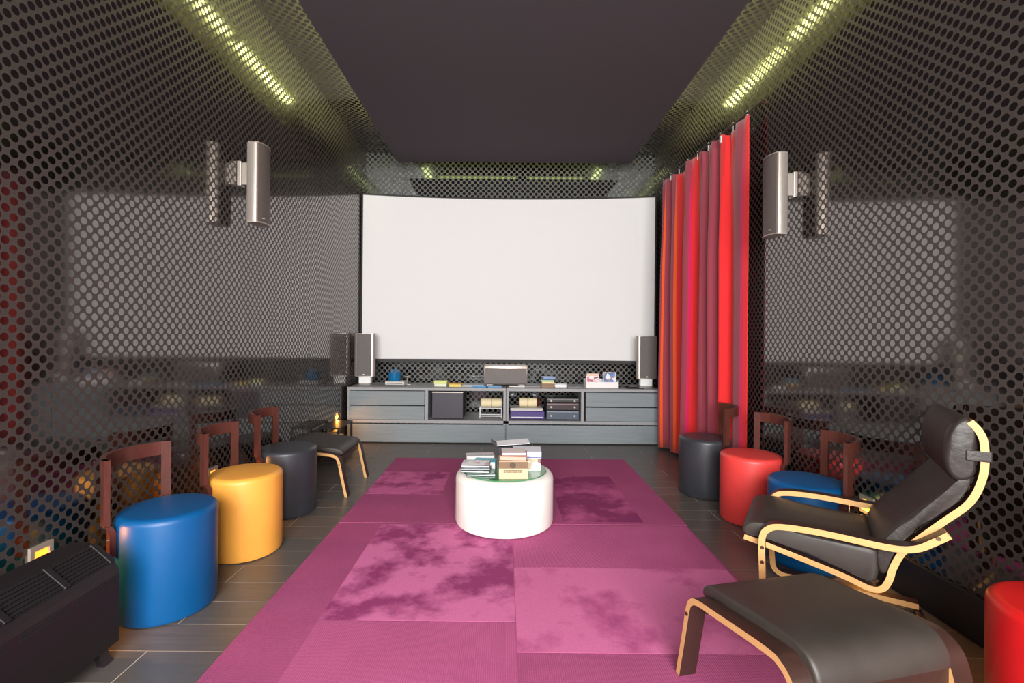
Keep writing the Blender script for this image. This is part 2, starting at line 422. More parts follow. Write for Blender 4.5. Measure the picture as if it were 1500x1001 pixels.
# ------------------------------------------------------------------ curved projection screen
sx0, sx1, sb, st = -1.905, 2.0, 0.985, 3.178
half = (sx1 - sx0) / 2; mx = (sx0 + sx1) / 2; sag = 0.16; RAD = (half ** 2 + sag ** 2) / (2 * sag); yc = 6.39 + sag - RAD
def scr_y(x): return yc + math.sqrt(RAD ** 2 - (x - mx) ** 2)
def curved(name, x0, x1, z0, z1, dy0, dy1, mat, parent, n=40):
    m = MB(); rows = []
    for i in range(n + 1):
        x = x0 + (x1 - x0) * i / n; yy = scr_y(x)
        rows.append([m.b.verts.new(p) for p in ((x, yy + dy0, z0), (x, yy + dy1, z0), (x, yy + dy1, z1), (x, yy + dy0, z1))])
    for a, b in zip(rows, rows[1:]):
        for k in range(4): m.b.faces.new((a[k], b[k], b[(k + 1) % 4], a[(k + 1) % 4]))
    m.b.faces.new(rows[0]); m.b.faces.new(rows[-1][::-1])
    return m.done(name, mat, parent, True)
scr = thing('projection_screen', 'large white curved projection screen filling the end wall', 'projection screen', (0, 0, 0))
curved('screen_fabric', sx0, sx1, sb, st, 0, .006, M['screen'], scr)
curved('frame_bar', sx0 - .008, sx1 + .008, sb - .05, sb, -.01, .03, M['frame_black'], scr)
curved('frame_bar', sx0 - .008, sx1 + .008, st, st + .02, -.01, .03, M['frame_black'], scr)
for (a, b) in ((sx0 - .018, sx0), (sx1, sx1 + .018)):
    MB().box((a, 6.375, sb - .05), (b, 6.42, st + .02)).done('side_bar', M['frame_black'], scr)
for xx in (-1.2, 0, 1.2):
    MB().box((xx - .03, scr_y(xx) + .03, 2.0), (xx + .03, YB, 2.1)).done('wall_bracket', M['frame_black'], scr)

# ------------------------------------------------------------------ media cabinets
CF, CT = 5.778, 0.672
def cabinet(x0, x1, nx0, nx1, left, label):
    c = thing('media_cabinet', label, 'cabinet', (x0, CF, 0))
    W = x1 - x0; a, b = nx0 - x0, nx1 - x0; Dp = 0.62
    # carcass boards
    def board(lo, hi, mat=M['cab_edge'], nm='board'): return MB().box(lo, hi, .0015, 1).done(nm, mat, c)
    board((0, .004, .636), (W, Dp, CT), nm='top_board')
    board((0, .004, .240), (W, Dp, .278), nm='shelf_board')
    board((0, .004, 0.0), (.03, Dp, .636), nm='side_board'); board((W - .03, .004, 0), (W, Dp, .636), nm='side_board')
    if left: board((a - .035, .004, .278), (a, Dp, .636), nm='divider_board')
    else: board((b, .004, .278), (b + .035, Dp, .636), nm='divider_board')
    board((.03, .05, 0), (W - .03, Dp, .02), M['black_deep'], 'bottom_board')
    d0, d1 = (.005, a - .035) if left else (b + .035, W - .005)
    MB().box((d0, .03, .28), (d1, Dp - .02, .63)).done('drawer_box', M['black_deep'], c)
    for (z0, z1) in ((.283, .447), (.459, .628)):
        MB().box((d0 + .02, -.012, z0), (d1 - .006, .03, z1), .004).done('drawer', M['cab'], c)
    MB().box((.006, -.012, .012), (W - .006, .04, .228), .004).done('drawer', M['cab'], c)
    return c
cabinet(-1.895, 0.024, -0.918, -0.008, True, 'grey stained low media cabinet beside the black side table')
cabinet(0.028, 1.90, 0.055, 0.935, False, 'grey stained low media cabinet running behind the striped curtain')
MB().box((.024, CF - .006, 0), (.028, CF + .5, CT - .002)).done('trim_1', M['black_deep'], kind='structure')

# ------------------------------------------------------------------ speakers
def shelf_speaker(x, label):
    s = thing('shelf_speaker', label, 'speaker', (x, 6.10, CT), 0, 'tall speakers at the ends of the cabinet')
    MB().lathe([(0, 0), (.095, 0), (.098, .004), (.06, .016), (0, .017)], 32).done('base', M['silver'], s, True)
    MB().box((-.075, -.03, .014), (.075, .05, .105), .006).done('pedestal', M['white_p'], s)
    prof = [(-.128, 0.0), (-.128, -.035), (-.112, -.052), (-.09, -.056), (.09, -.056), (.112, -.052), (.128, -.035), (.128, 0.0), (.09, .09), (.04, .12), (-.04, .12), (-.09, .09)]
    MB().prism(prof, .105, .65, axis='xy').done('cabinet_shell', M['silver'], s, True)
    g = MB().box((-.09, -.066, .115), (.09, -.052, .642), .004).done('grille', M['grille'], s)
    MB().box((-.012, -.069, .125), (.006, -.066, .137)).done('badge', M['white_p'], g)
    return s
shelf_speaker(-1.772, 'tall silver speaker at the cabinet end beside the left wall')
shelf_speaker(1.808, 'tall silver speaker at the cabinet end beside the curtain')
c = thing('centre_speaker', 'wide grey centre speaker with silver edges in the middle of the cabinet', 'speaker', (0.02, 6.1, CT))
MB().box((-.275, -.09, .02), (.275, .14, .262), .012).done('cabinet_shell', M['silver'], c, True)
MB().box((-.262, -.1, .03), (.262, -.085, .222), .006).done('grille', M['grille'], c)
for xx in (-.2, .2): MB().box((xx - .04, -.06, 0), (xx + .04, .1, .022), .003).done('foot', M['white_p'], c)
def wall_speaker(side, y, z0, label):
    xw = XL if side > 0 else XR
    s = thing('wall_speaker', label, 'speaker', (xw, y, z0), 0 if side > 0 else math.pi, 'silver wall speakers')
    # local: +x away from the wall, y across
    H_, W2 = .56, .092
    prof = [(.095, -.06), (.108, -.082), (.145, -W2), (.172, -.089), (.18, -.078), (.18, .078), (.172, .089), (.145, W2), (.108, .082), (.095, .06)]
    MB().prism(smooth_loop(prof, 3), 0, H_, axis='xy').done('cabinet_shell', M['silver'], s, True)
    gp = []
    for k in range(13):
        a = (k / 12 - .5) * 2; gp.append((.183 + .022 * (1 - a * a), a * .086))
    gp += [(.174, .086), (.174, -.086)]
    MB().prism(gp, .006, H_ - .006, axis='xy').done('grille', M['wall_grille'], s, True)
    for zz in (-.004, H_ - .004):
        cap = [(.11, -.088), (.183, -.09)] + [(.186 + .024 * (1 - ((k / 12 - .5) * 2) ** 2), (k / 12 - .5) * 2 * .09) for k in range(1, 12)] + [(.183, .09), (.11, .088)]
        MB().prism(cap, zz, zz + .008, axis='xy').done('end_cap', M['silver'], s, True)
    MB().cyl((.2, -.05 if side > 0 else .05, .03), (.213, -.05 if side > 0 else .05, .03), .007, n=14).done('badge', M['steel'], s)
    MB().box((0, -.03, .27), (.03, .03, .45), .006).done('wall_mount', M['silver'], s)
    MB().box((.028, -.022, .28), (.10, .022, .44), .006).done('mount_arm', M['silver'], s)
    return s
wall_speaker(1, 3.455, 2.095, 'silver speaker mounted on the left dotted wall')
wall_speaker(-1, 3.39, 2.03, 'silver speaker mounted on the dotted wall next to the curtain')

# ------------------------------------------------------------------ curtain
def curtain():
    c = thing('curtain', 'floor-length red curtain with purple and orange stripes on a dark rod', 'curtain', (0, 0, 0))
    y0, y1, zt, zb = 5.68, 3.90, 3.13, 0.03
    nu, nv = 260, 26; m = MB(); uvl = m.b.loops.layers.uv.new('UVMap'); rows = []
    for j in range(nv + 1):
        v = j / nv; z = zt + (zb - zt) * v; row_ = []
        for i in range(nu + 1):
            u = i / nu
            ph = 2 * math.pi * (u * 7 + 0.3 * math.sin(u * 9) + .06 * math.sin(u * 31))
            near = max(0.0, (u - .62) / .38)
            amp = (.018 + .026 * min(1, v * 3)) * (1 + .45 * math.sin(u * 17 + 1)) * (1 - .62 * near)
            fine = .010 * math.sin(ph * 2.7 + u * 5) * max(0, 1 - v * 6)
            x = 1.86 + .122 * u ** 1.2 + amp * math.sin(ph) + fine + .012 * math.sin(v * 5 + u * 14) * v * (1 - near)
            yy = y0 + (y1 - y0) * u + .012 * math.cos(ph) * min(1, v * 2) + .02 * v * math.sin(u * 6)
            zz = z - (.045 * (0.5 + .5 * math.sin(ph * .5 + 1)) ** 3 if j == 0 else 0)
            row_.append(m.b.verts.new((x, yy, zz)))
        rows.append(row_)
    for j in range(nv):
        for i in range(nu):
            f = m.b.faces.new((rows[j][i], rows[j][i + 1], rows[j + 1][i + 1], rows[j + 1][i]))
            for lp, (ii, jj) in zip(f.loops, ((i, j), (i + 1, j), (i + 1, j + 1), (i, j + 1))): lp[uvl].uv = (ii / nu, jj / nv)
    cl = m.done('cloth', M['curtain'], c, True)
    md = cl.modifiers.new('thick', 'SOLIDIFY'); md.thickness = .004
    def rx(y): return 1.982 - .122 * (y - 3.9) / 1.78
    MB().cyl((rx(3.72), 3.72, 3.155), (rx(5.76), 5.76, 3.155), .011, n=14).done('rod', M['veneer'], c, True)
    for yy in (3.76, 5.72):
        MB().cyl((rx(yy), yy, 3.155), (XR, yy, 3.155), .008, n=12).done('rod_bracket', M['veneer'], c, True)
    for k in range(9):
        yy = 3.93 + k * .215
        MB().box((rx(yy) - .004, yy - .004, 3.09), (rx(yy) + .004, yy + .004, 3.175), .002, 1).done('curtain_hook', M['white_p'], c)
    MB().box((rx(4.25) - .05, 4.24, 3.04), (rx(4.25) - .042, 4.27, 3.10), .003).done('clip', M['white_p'], c)
    return c
curtain()

# ------------------------------------------------------------------ rugs
RT = 0.010
def rug(x0, x1, y0, y1, label, patches):
    r = thing('rug', label, 'rug', ((x0 + x1) / 2, y0, 0))
    cx = (x0 + x1) / 2
    MB().box((x0 - cx, 0, 0), (x1 - cx, y1 - y0, RT), .003).done('rug_ground', M['rib'], r)
    for (a, b, d, e, mat) in patches:
        MB().box((a - cx, d - y0, RT - .004), (b - cx, e - y0, RT + .0008)).done('rug_patch', M[mat], r)
    return r
rug(-1.13, 1.272, 3.292, 5.045, 'magenta patchwork rug under the white pouf table towards the cabinet',
    [(-1.125, -.50, 3.885, 4.52, 'velvet_d'), (.42, .98, 3.33, 4.42, 'velvet_c')])
rug(-1.132, 1.262, 0.55, 3.284, 'large pink patchwork rug in front of the white pouf table',
    [(-.83, .06, 2.16, 3.262, 'velvet_a'), (.066, 1.245, 2.67, 3.262, 'rib_light'), (.064, 1.245, 1.95, 2.664, 'velvet_b'), (-.83, .06, 1.45, 2.154, 'rib_light')])
# pale spots on the front rug are part of its pile
# ------------------------------------------------------------------ drum stools with wooden backs
SR, SH = 0.205, 0.475
def make_stool(mat, label, group, loc, ang):
    s = thing('drum_stool', label, 'stool', loc, R(ang), group)
    e = .03
    prof = [(0, 0), (SR - .02, 0), (SR - .006, .006), (SR, .02), (SR, SH - e)]
    for k in range(1, 7):
        a = math.pi / 2 * k / 6; prof.append((SR - e + e * math.cos(a), SH - e + e * math.sin(a)))
    prof += [(SR * .55, SH + .004), (0, SH + .006)]
    MB().lathe(prof, 56).done('seat_drum', M[mat], s, True)
    HA = 53
    def upright(sg):
        path = [(SR + .026, .31), (SR + .026, .41), (SR + .03, .428), (SR + .044, .452), (SR + .048, .475), (SR + .048, .742)]
        p = smooth_path(path, 4); m = MB(); rows = []
        for (r_, z_) in p:
            rows.append([m.b.verts.new((r_ + dr, dt, z_)) for dr, dt in ((0, -.021), (0, .021), (-.024, .021), (-.024, -.021))])
        for A, B in zip(rows, rows[1:]):
            for k in range(4): m.b.faces.new((A[k], A[(k + 1) % 4], B[(k + 1) % 4], B[k]))
        m.b.faces.new(rows[0]); m.b.faces.new(rows[-1])
        bmesh.ops.transform(m.b, matrix=Matrix.Rotation(R(sg * HA), 4, 'Z'), verts=m.b.verts[:])
        u = m.done('upright', M['mahogany'], s, True)
        ca, sa = math.cos(R(sg * HA)), math.sin(R(sg * HA))
        for zz in (.33, .385):
            MB().cyl(((SR + .024) * ca, (SR + .024) * sa, zz), ((SR + .029) * ca, (SR + .029) * sa, zz), .006, n=12).done('screw', M['steel'], u)
    upright(1); upright(-1)
    m = MB(); rows = []
    for k in range(25):
        a = R(-HA - 5 + (2 * HA + 10) * k / 24); bul = 0.0
        rows.append([m.b.verts.new(((SR + .024 + dr + bul) * math.cos(a), (SR + .024 + dr + bul) * math.sin(a), z)) for dr, z in ((.026, .674), (.004, .674), (.004, .742), (.026, .742))])
    for A, B in zip(rows, rows[1:]):
        for k in range(4): m.b.faces.new((A[k], A[(k + 1) % 4], B[(k + 1) % 4], B[k]))
    m.b.faces.new(rows[0]); m.b.faces.new(rows[-1])
    m.done('back_rail', M['mahogany'], s, True)
    return s
GL = 'drum stools with wooden backs'
make_stool('blue', 'bright blue drum stool with curved wooden back beside the black convector', GL, (-1.603, 2.292, 0), 181)
make_stool('yellow', 'amber yellow drum stool with curved wooden back', GL, (-1.555, 2.885, 0), 187)
make_stool('black_l', 'charcoal drum stool with wooden back next to the far black footstool', GL, (-1.595, 3.528, 0), 189)
make_stool('black_l', 'charcoal drum stool with wooden back in front of the striped curtain', GL, (1.690, 4.015, 0), -19)
make_stool('red', 'coral red drum stool with wooden back between the charcoal and blue stools', GL, (1.780, 3.437, 0), 0)
make_stool('blue', 'bright blue drum stool with wooden back behind the bentwood armchair', GL, (1.785, 2.810, 0), -18)
make_stool('red_deep', 'deep red drum stool beside the near footstool with its back out of sight', GL, (1.765, 1.46, 0), 0)

# ------------------------------------------------------------------ white pouf table
PT = 0.352
tb = thing('pouf_table', 'low round white pouf table with a green glass top', 'table', (0.009, 3.353, RT + .002))
e = .05; prof = [(0, 0), (.322, 0), (.335, .008), (.34, .022), (.34, PT - e)]
for k in range(1, 8):
    a = math.pi / 2 * k / 7; prof.append((.34 - e + e * math.cos(a), PT - e + e * math.sin(a)))
prof += [(0, PT)]
MB().lathe(prof, 72).done('pouf_body', M['white_l'], tb, True)
MB().lathe([(0, PT), (.29, PT), (.293, PT + .002), (.29, PT + .008), (0, PT + .008)], 72).done('glass_top', M['green_glass'], tb, True)
TT = RT + PT + .010
def item(name, label, cat, loc, rz=0, group=None): return thing(name, label, cat, loc, R(rz), group)
def slab(parent, name, sx, sy, z0, z1, mat, bev=.0015): return MB().box((-sx / 2, -sy / 2, z0), (sx / 2, sy / 2, z1), bev, 1).done(name, mat, parent)
# disc cases stacked on the left of the pouf
z = TT
for k, (lab, w_, d_, t_, dx, dy, rz, top) in enumerate([
    ('grey disc case at the bottom of the pouf stack', .19, .135, .015, -.165, -.13, 8, cover('case_print_a', [(120, 150, 140), (90, 110, 108), (170, 190, 180)], 1)),
    ('dark disc case second from the bottom of the pouf stack', .19, .135, .015, -.19, -.105, -4, cover('case_print_b', [(60, 70, 72), (150, 160, 160), (100, 110, 112)], 2)),
    ('pale blue disc case third from the bottom of the pouf stack', .19, .135, .015, -.195, -.10, 2, cover('case_print_c', [(190, 205, 210), (130, 150, 158), (220, 225, 225)], 3)),
    ('white and pink disc case on top of the pouf stack', .19, .135, .016, -.195, -.09, -2, cover('case_print_d', [(228, 222, 222), (206, 150, 160), (190, 200, 205), (235, 230, 228)], 4, 30))]):
    o = item('disc_case', lab, 'disc case', (.009 + dx, 3.353 + dy, z), rz)
    slab(o, 'case_shell', w_, d_, 0, t_, paint((50, 58, 60), .3)); slab(o, 'spine_paper', w_ - .004, d_ + .001, .004, t_ - .004, paint((188, 196, 196), .4), 0); slab(o, 'cover_sheet', w_ - .006, d_ - .004, t_, t_ + .0008, top, 0)
    z += t_ + .0012
# small turquoise booklet and open magazine behind
o = item('booklet', 'turquoise booklet lying behind the disc cases', 'booklet', (.009 - .135, 3.353 + .025, TT), -8)
slab(o, 'pages', .15, .10, 0, .052, paint((226, 228, 228), .6)); slab(o, 'cover', .154, .104, .052, .055, paint((60, 176, 196), .35), 0)
o = item('magazine', 'open grey magazine behind the turquoise booklet', 'magazine', (.009 - .18, 3.353 + .145, TT), 8)
slab(o, 'pages', .20, .10, 0, .06, paint((210, 206, 205), .6)); slab(o, 'cover', .202, .102, .06, .063, cover('magazine_print', [(196, 188, 190), (160, 156, 160), (208, 180, 186)], 5, 12), 0)
# cardboard box
bx = item('carton', 'tan cardboard carton with a brown band standing on the pouf', 'box', (.009 + .055, 3.353 - .165, TT), 2)
slab(bx, 'carton_body', .19, .16, 0, .115, plain('tan_card', (212, 188, 150), .7)); 
MB().box((-.0955, -.081, .068), (.0955, .081, .112), 0).done('brown_band', plain('brown_band', (122, 98, 74), .6), bx)
MB().lathe([(0, 0), (.021, 0), (.021, .0008), (0, .0008)], 20).done('emblem', plain('dark_emblem', (82, 66, 50), .6), bx)
em = bx.children[-1]; em.rotation_euler = (R(90), 0, 0); em.location = (-.005, -.081, .09)
for r_, zz in enumerate((.055, .045)):
    xs = -.065; m = MB()
    random.seed(3 + r_)
    while xs < .05:
        lw = random.choice((.004, .006, .007)); m.box((xs, -.0812, zz - .003), (xs + lw, -.0798, zz + .003)); xs += lw + .002
    m.done('faint_print', plain('print_ink', (70, 52, 36), .7), bx)
o = item('book', 'red brown book lying on top of the carton', 'book', (.009 + .06, 3.353 - .155, TT + .1155), -3)
slab(o, 'pages', .17, .155, .004, .026, paint((200, 170, 150), .7), 0); slab(o, 'cover', .175, .16, 0, .004, paint((130, 74, 58), .5)); slab(o, 'cover', .175, .16, .026, .032, paint((150, 84, 66), .5))
o = item('notebook', 'pale notebook lying over the red brown book', 'notebook', (.009 + .058, 3.353 - .145, TT + .148), 2)
slab(o, 'pages', .155, .15, 0, .012, paint((226, 214, 210), .6)); slab(o, 'cover', .157, .152, .012, .015, paint((222, 206, 204), .45), 0)
o = item('boxed_game', 'white patterned box standing behind the carton on the pouf', 'box', (.009 + .155, 3.353 + .02, TT), -2)
slab(o, 'box_tray', .19, .16, 0, .105, cover('white_box_print', [(228, 226, 222), (196, 180, 150), (236, 234, 234), (140, 120, 104), (214, 206, 196)], 8, 26)); slab(o, 'lid', .2, .17, .09, .135, paint((222, 222, 236), .4)); slab(o, 'blue_line', .2015, .1715, .094, .10, paint((84, 96, 160), .4), 0)
o = item('folder', 'open black and white folder at the back of the pouf', 'folder', (.009 + .05, 3.353 + .195, TT), 3)
slab(o, 'folder_block', .20, .13, 0, .12, paint((58, 62, 72), .5)); 
fl = MB().box((-.12, -.065, 0), (.12, .065, .004), .001).done('cover', paint((232, 232, 236), .4), o, loc=(.01, 0, .14)); fl.rotation_euler = (R(3), R(-4), 0)
fl2 = MB().box((-.05, -.065, 0), (.05, .065, .004), .001).done('cover', paint((30, 30, 34), .4), o, loc=(-.11, 0, .125)); fl2.rotation_euler = (0, R(32), 0)

# ------------------------------------------------------------------ bentwood armchair
def bentwood_chair():
    c = thing('bentwood_armchair', 'bentwood armchair with brown leather cushions and headrest', 'armchair', (1.166, 2.12, 0), math.atan2(-.54, .84))
    two = [M['veneer'], M['birch']]
    W = .60; sw = .055; th = .026
    arm = smooth_path([(.597, .576), (.555, .54), (.50, .502), (.42, .490), (.215, .497), (.06, .490), (.0, .465), (-.026, .415), (-.026, .30), (-.018, .12), (-.005, .055), (.04, .026), (.12, .026), (.35, .026), (.60, .026)][::-1], 5)[::-1]
    for w0 in (0, W - sw):
        f = MB().strip(arm, -th, w0, w0 + sw).done('arm_frame', two, c, True)
        wf = w0 if w0 == 0 else w0 + sw
        for (u, h) in ((-.013, .37), (-.013, .305), (.575, .548)):
            MB().cyl((u, wf - .003, h), (u, wf + .003, h), .008, n=12).done('bolt', M['brass'], f)
    rail = smooth_path([(-.09, .392), (-.01, .378), (.15, .345), (.293, .312), (.37, .288), (.405, .293), (.425, .33), (.44, .391), (.478, .471), (.585, .60), (.663, .694), (.697, .797), (.70, .90), (.688, .95), (.662, .985)], 5)
    for w0 in (.058, W - .058 - .04):
        MB().strip(rail, .024, w0, w0 + .04).done('seat_back_frame', two, c, True)
    for (u, h, hh) in ((.0, .335, .03), (.36, .262, .03), (.52, .50, .03), (.68, .93, .045)):
        MB().box((u, .098, h), (u + .018, W - .098, h + hh), .003).done('cross_bar', M['veneer'], c)
    MB().box((.585, .03, .0), (.615, W - .03, .022), .003).done('floor_bar', M['veneer'], c)
    # cushions
    hid = [M['hide'], M['hide_gather']]
    seat = smooth_loop([(-.095, .392), (-.098, .425), (-.075, .448), (-.02, .458), (.12, .448), (.30, .438), (.39, .435), (.405, .40), (.40, .315), (.37, .298), (.293, .320), (.15, .353), (-.01, .386)], 4)
    MB().pillow(seat, .066, W - .066, .022, mi=0, mi_end=0).done('seat_cushion', hid, c, True)
    back = smooth_loop([(.405, .345), (.392, .40), (.405, .46), (.45, .535), (.525, .625), (.595, .705), (.64, .765), (.665, .79), (.682, .77), (.655, .70), (.585, .617), (.48, .49), (.436, .40), (.425, .345)], 4)
    MB().pillow(back, .066, W - .066, .022, mi=0, mi_end=1).done('back_cushion', hid, c, True)
    head = smooth_loop([(.625, .765), (.603, .81), (.598, .87), (.607, .94), (.632, .99), (.662, 1.008), (.688, .985), (.695, .93), (.695, .85), (.690, .79), (.662, .758)], 4)
    MB().pillow(head, .060, W - .060, .03, mi=0, mi_end=1).done('head_cushion', hid, c, True)
    for w0 in (.056, W - .100):
        MB().box((.66, w0, .845), (.733, w0 + .044, .885), .004).done('strap', M['hide_gather'], c)
    return c
bentwood_chair()

# ------------------------------------------------------------------ bentwood footstools
def footstool(label, loc, rz):
    s = thing('bentwood_footstool', label, 'footstool', loc, rz, 'bentwood footstools')
    W = .61; two = [M['veneer'], M['birch']]
    p = smooth_path([(-.09, 0), (-.05, .18), (-.026, .29), (.0, .328), (.045, .345), (.13, .356), (.36, .384), (.42, .378), (.462, .345), (.485, .28), (.503, .18), (.53, 0)], 5)
    for w0 in (0, W - .07):
        f = MB().strip(p, .022, w0, w0 + .07).done('side_frame', two, s, True)
        wf = 0 if w0 == 0 else W
        MB().cyl((-.022, wf - .003, .26), (-.022, wf + .003, .26), .007, n=12).done('bolt', M['brass'], f)
    for (u, h, a, b) in ((-.012, .265, .018, .045), (.452, .27, .018, .05)):
        MB().box((u, .06, h), (u + a, W - .06, h + b), .002).done('cross_bar', M['veneer'], s)
    for k in range(3):
        u = .08 + k * .13; MB().box((u, .03, .318 + k * .014), (u + .05, W - .03, .326 + k * .014)).done('slat', M['veneer'], s)
    pr = smooth_loop([(-.03, .330), (-.02, .355), (.02, .375), (.13, .386), (.30, .408), (.40, .412), (.45, .395), (.478, .35), (.474, .318), (.43, .345), (.36, .366), (.13, .338), (.0, .322)], 4)
    MB().pillow(pr, .066, W - .066, .016).done('cushion', [M['hide'], M['hide']], s, True)
    return s
footstool('brown leather bentwood footstool in front of the armchair, standing on the pink rug', (.69, 1.75, RT + .007), math.atan2(-.975, .22))
footstool('black leather bentwood footstool between the charcoal stool and the side table', (-1.335, 4.43, 0), math.pi)

# ------------------------------------------------------------------ black side table by the cabinet
t = thing('side_table', 'small black metal side table against the left wall beside the cabinet', 'table', (-1.79, 5.10, 0))
MB().box((-.11, -.22, .335), (.11, .22, .35), .002).done('tabletop', M['black_metal'], t)
MB().box((-.10, -.21, .10), (.10, .21, .112), .002).done('lower_shelf', M['black_metal'], t)
for sx in (-1, 1):
    for sy in (-1, 1): MB().box((sx * .098 - .009, sy * .208 - .009, 0), (sx * .098 + .009, sy * .208 + .009, .336)).done('leg', M['black_metal'], t)
o = item('storage_box', 'grey box on the lower shelf of the black side table', 'box', (-1.75, 5.0, .112)); slab(o, 'box_body', .10, .14, 0, .12, paint((120, 116, 112), .6)); slab(o, 'lid', .106, .146, .12, .14, paint((140, 134, 128), .6))
o = item('storage_box', 'brown box on the lower shelf of the black side table', 'box', (-1.84, 5.18, .112)); slab(o, 'box_body', .09, .14, 0, .13, paint((104, 70, 44), .6)); slab(o, 'lid', .096, .146, .13, .15, paint((122, 84, 54), .6))

# ------------------------------------------------------------------ recessed amber wall lights
def sconce(side, y, label):
    xw = XL if side > 0 else XR
    s = thing('step_light', label, 'wall light', (xw, y, .367), 0 if side > 0 else math.pi, 'amber step lights low on the walls')
    m = MB()
    for lo, hi in (((0, -.05, -.05), (.012, .05, -.032)), ((0, -.05, .03), (.012, .05, .05)), ((0, -.05, -.032), (.012, -.032, .03)), ((0, .032, -.032), (.012, .05, .03))): m.box(lo, hi)
    m.done('frame', M['sconce_frame'], s)
    MB().box((.0005, -.032, -.032), (.003, .032, .03)).done('lens', M['amber'], s)
    l = bpy.data.lights.new('step_lamp', 'AREA'); l.shape = 'RECTANGLE'; l.size = .06; l.size_y = .055; l.energy = 2.6; l.color = (1, .40, .07)
    lo_ = bpy.data.objects.new('step_lamp', l); COL.objects.link(lo_); lo_.parent = s; lo_.location = (.006, 0, 0); lo_.rotation_euler = (0, R(-40), 0)
    return s
sconce(1, 1.992, 'amber step light above the black convector')
sconce(1, 3.16, 'amber step light on the left wall behind the yellow stool')
sconce(1, 5.49, 'amber step light above the black side table')
sconce(-1, 2.69, 'amber step light on the wall behind the right blue stool')
sconce(-1, 1.50, 'amber step light on the wall behind the near red stool')

# ------------------------------------------------------------------ black floor convector
def convector():
    y1, y0 = 1.925, .885
    c = thing('floor_convector', 'black floor-standing convector with slotted top against the left wall', 'convector', (-1.542, y0, 0))
    L = y1 - y0
    # local x towards the wall is negative
    prof = [(0, .063), (0, .335), (-.006, .357), (-.02, .378), (-.105, .448), (-.125, .455), (-.20, .455), (-.22, .44), (-.22, .063)]
    MB().prism(prof, 0, L).done('casing', M['black_plastic'], c, False)
    nb = 5; bl = L / nb
    d = Vector((-.085, 0, .07)); ang = math.atan2(.07, .085)
    for b in range(nb):
        a0 = b * bl + .014; a1 = (b + 1) * bl - .014
        # dark recess plate on the slope, with proud louvres
        m = MB(); nx, nz = math.sin(ang), math.cos(ang)
        q = [(-.024, .381), (-.102, .4455)]
        m.prism([(q[0][0], q[0][1]), (q[1][0], q[1][1]), (q[1][0] + nx * .0015, q[1][1] + nz * .0015), (q[0][0] + nx * .0015, q[0][1] + nz * .0015)], a0, a1)
        m.done('louvre_recess', M['black_deep'], c)
        for k in range(7):
            f = (k + .5) / 7; px, pz = q[0][0] + (q[1][0] - q[0][0]) * f, q[0][1] + (q[1][1] - q[0][1]) * f
            mt = Matrix.Translation((px, 0, pz)) @ Matrix.Rotation(ang, 4, 'Y')
            MB().box((-.0032, a0, 0), (.0032, a1, .008), mat=mt).done('louvre', M['black_plastic'], c)
        for k in range(2):
            z = .322 - k * .018
            MB().box((-.002, a0 + .004, z), (.0012, a1 - .004, z + .008)).done('front_slot', M['black_deep'], c)
        MB().box((-.0055, a1 + .002, 0), (.0055, a1 + .026, .0)).b.free()
    for b in range(nb + 1):
        a = min(max(b * bl, .012), L - .012)
        mt = Matrix.Translation((-.063, a, .4133)) @ Matrix.Rotation(ang, 4, 'Y')
        MB().box((-.055, -.012, -.002), (.055, .012, .010), .003, mat=mt).done('louvre_rib', M['black_plastic'], c)
    for yy in (L - .05, .05):
        MB().prism([(.0, 0), (-.03, 0), (-.05, .064), (-.03, .064)], yy - .02, yy + .02).done('foot', M['black_plastic'], c)
        MB().box((-.2, yy - .02, 0), (-.17, yy + .02, .064)).done('foot', M['black_plastic'], c)
convector()

# ------------------------------------------------------------------ things on the cabinet
ZC = CT
def put(name, label, cat, x, y, z=ZC, rz=0, group=None): return thing(name, label, cat, (x, y, z), R(rz), group)
# left end
o = put('flat_tray', 'flat grey tray lying in front of the left cabinet speaker', 'tray', -1.42, 5.93, rz=0); slab(o, 'tray_plate', .42, .16, 0, .006, paint((96, 94, 94), .4)); slab(o, 'tray_rim', .40, .14, .006, .010, paint((128, 124, 122), .4))
o = put('hardback_book', 'thick white book under the blue plastic holder', 'book', -1.385, 6.13); slab(o, 'pages', .235, .17, .006, .040, paint((226, 222, 216), .7), 0); slab(o, 'cover', .245, .18, 0, .006, paint((200, 196, 192), .5)); slab(o, 'cover', .245, .18, .040, .046, paint((170, 170, 170), .5)); MB().box((-.10, -.0905, .015), (.10, -.089, .030)).done('spine_print', paint((110, 106, 104), .6), o)
o = put('blue_holder', 'translucent blue plastic holder standing on the white book', 'holder', -1.405, 6.13, ZC + .046)
MB().lathe([(0, 0), (.07, 0), (.078, .02), (.082, .11), (.076, .11), (.070, .02), (0, .015)], 24).done('cup', plain('blue_plastic', (24, 106, 156), .25), o, True)
for k, (dx, hh) in enumerate(((-.03, .15), (.01, .165), (.04, .14))): MB().box((dx - .014, -.02 + k * .02, .02), (dx + .014, -.012 + k * .02, hh), .002).done('disc_sleeve', paint((40, 90, 130), .3), o)
o = put('small_stand', 'thin wire stand beside the thick white book', 'stand', -1.225, 6.13)
MB().box((-.03, -.03, 0), (.03, .03, .005)).done('base', M['steel'], o); MB().cyl((-.02, 0, .005), (-.02, 0, .10), .004, n=10).done('post', M['steel'], o); MB().cyl((-.05, 0, .10), (.02, 0, .108), .006, n=10).done('arm', M['silver'], o)
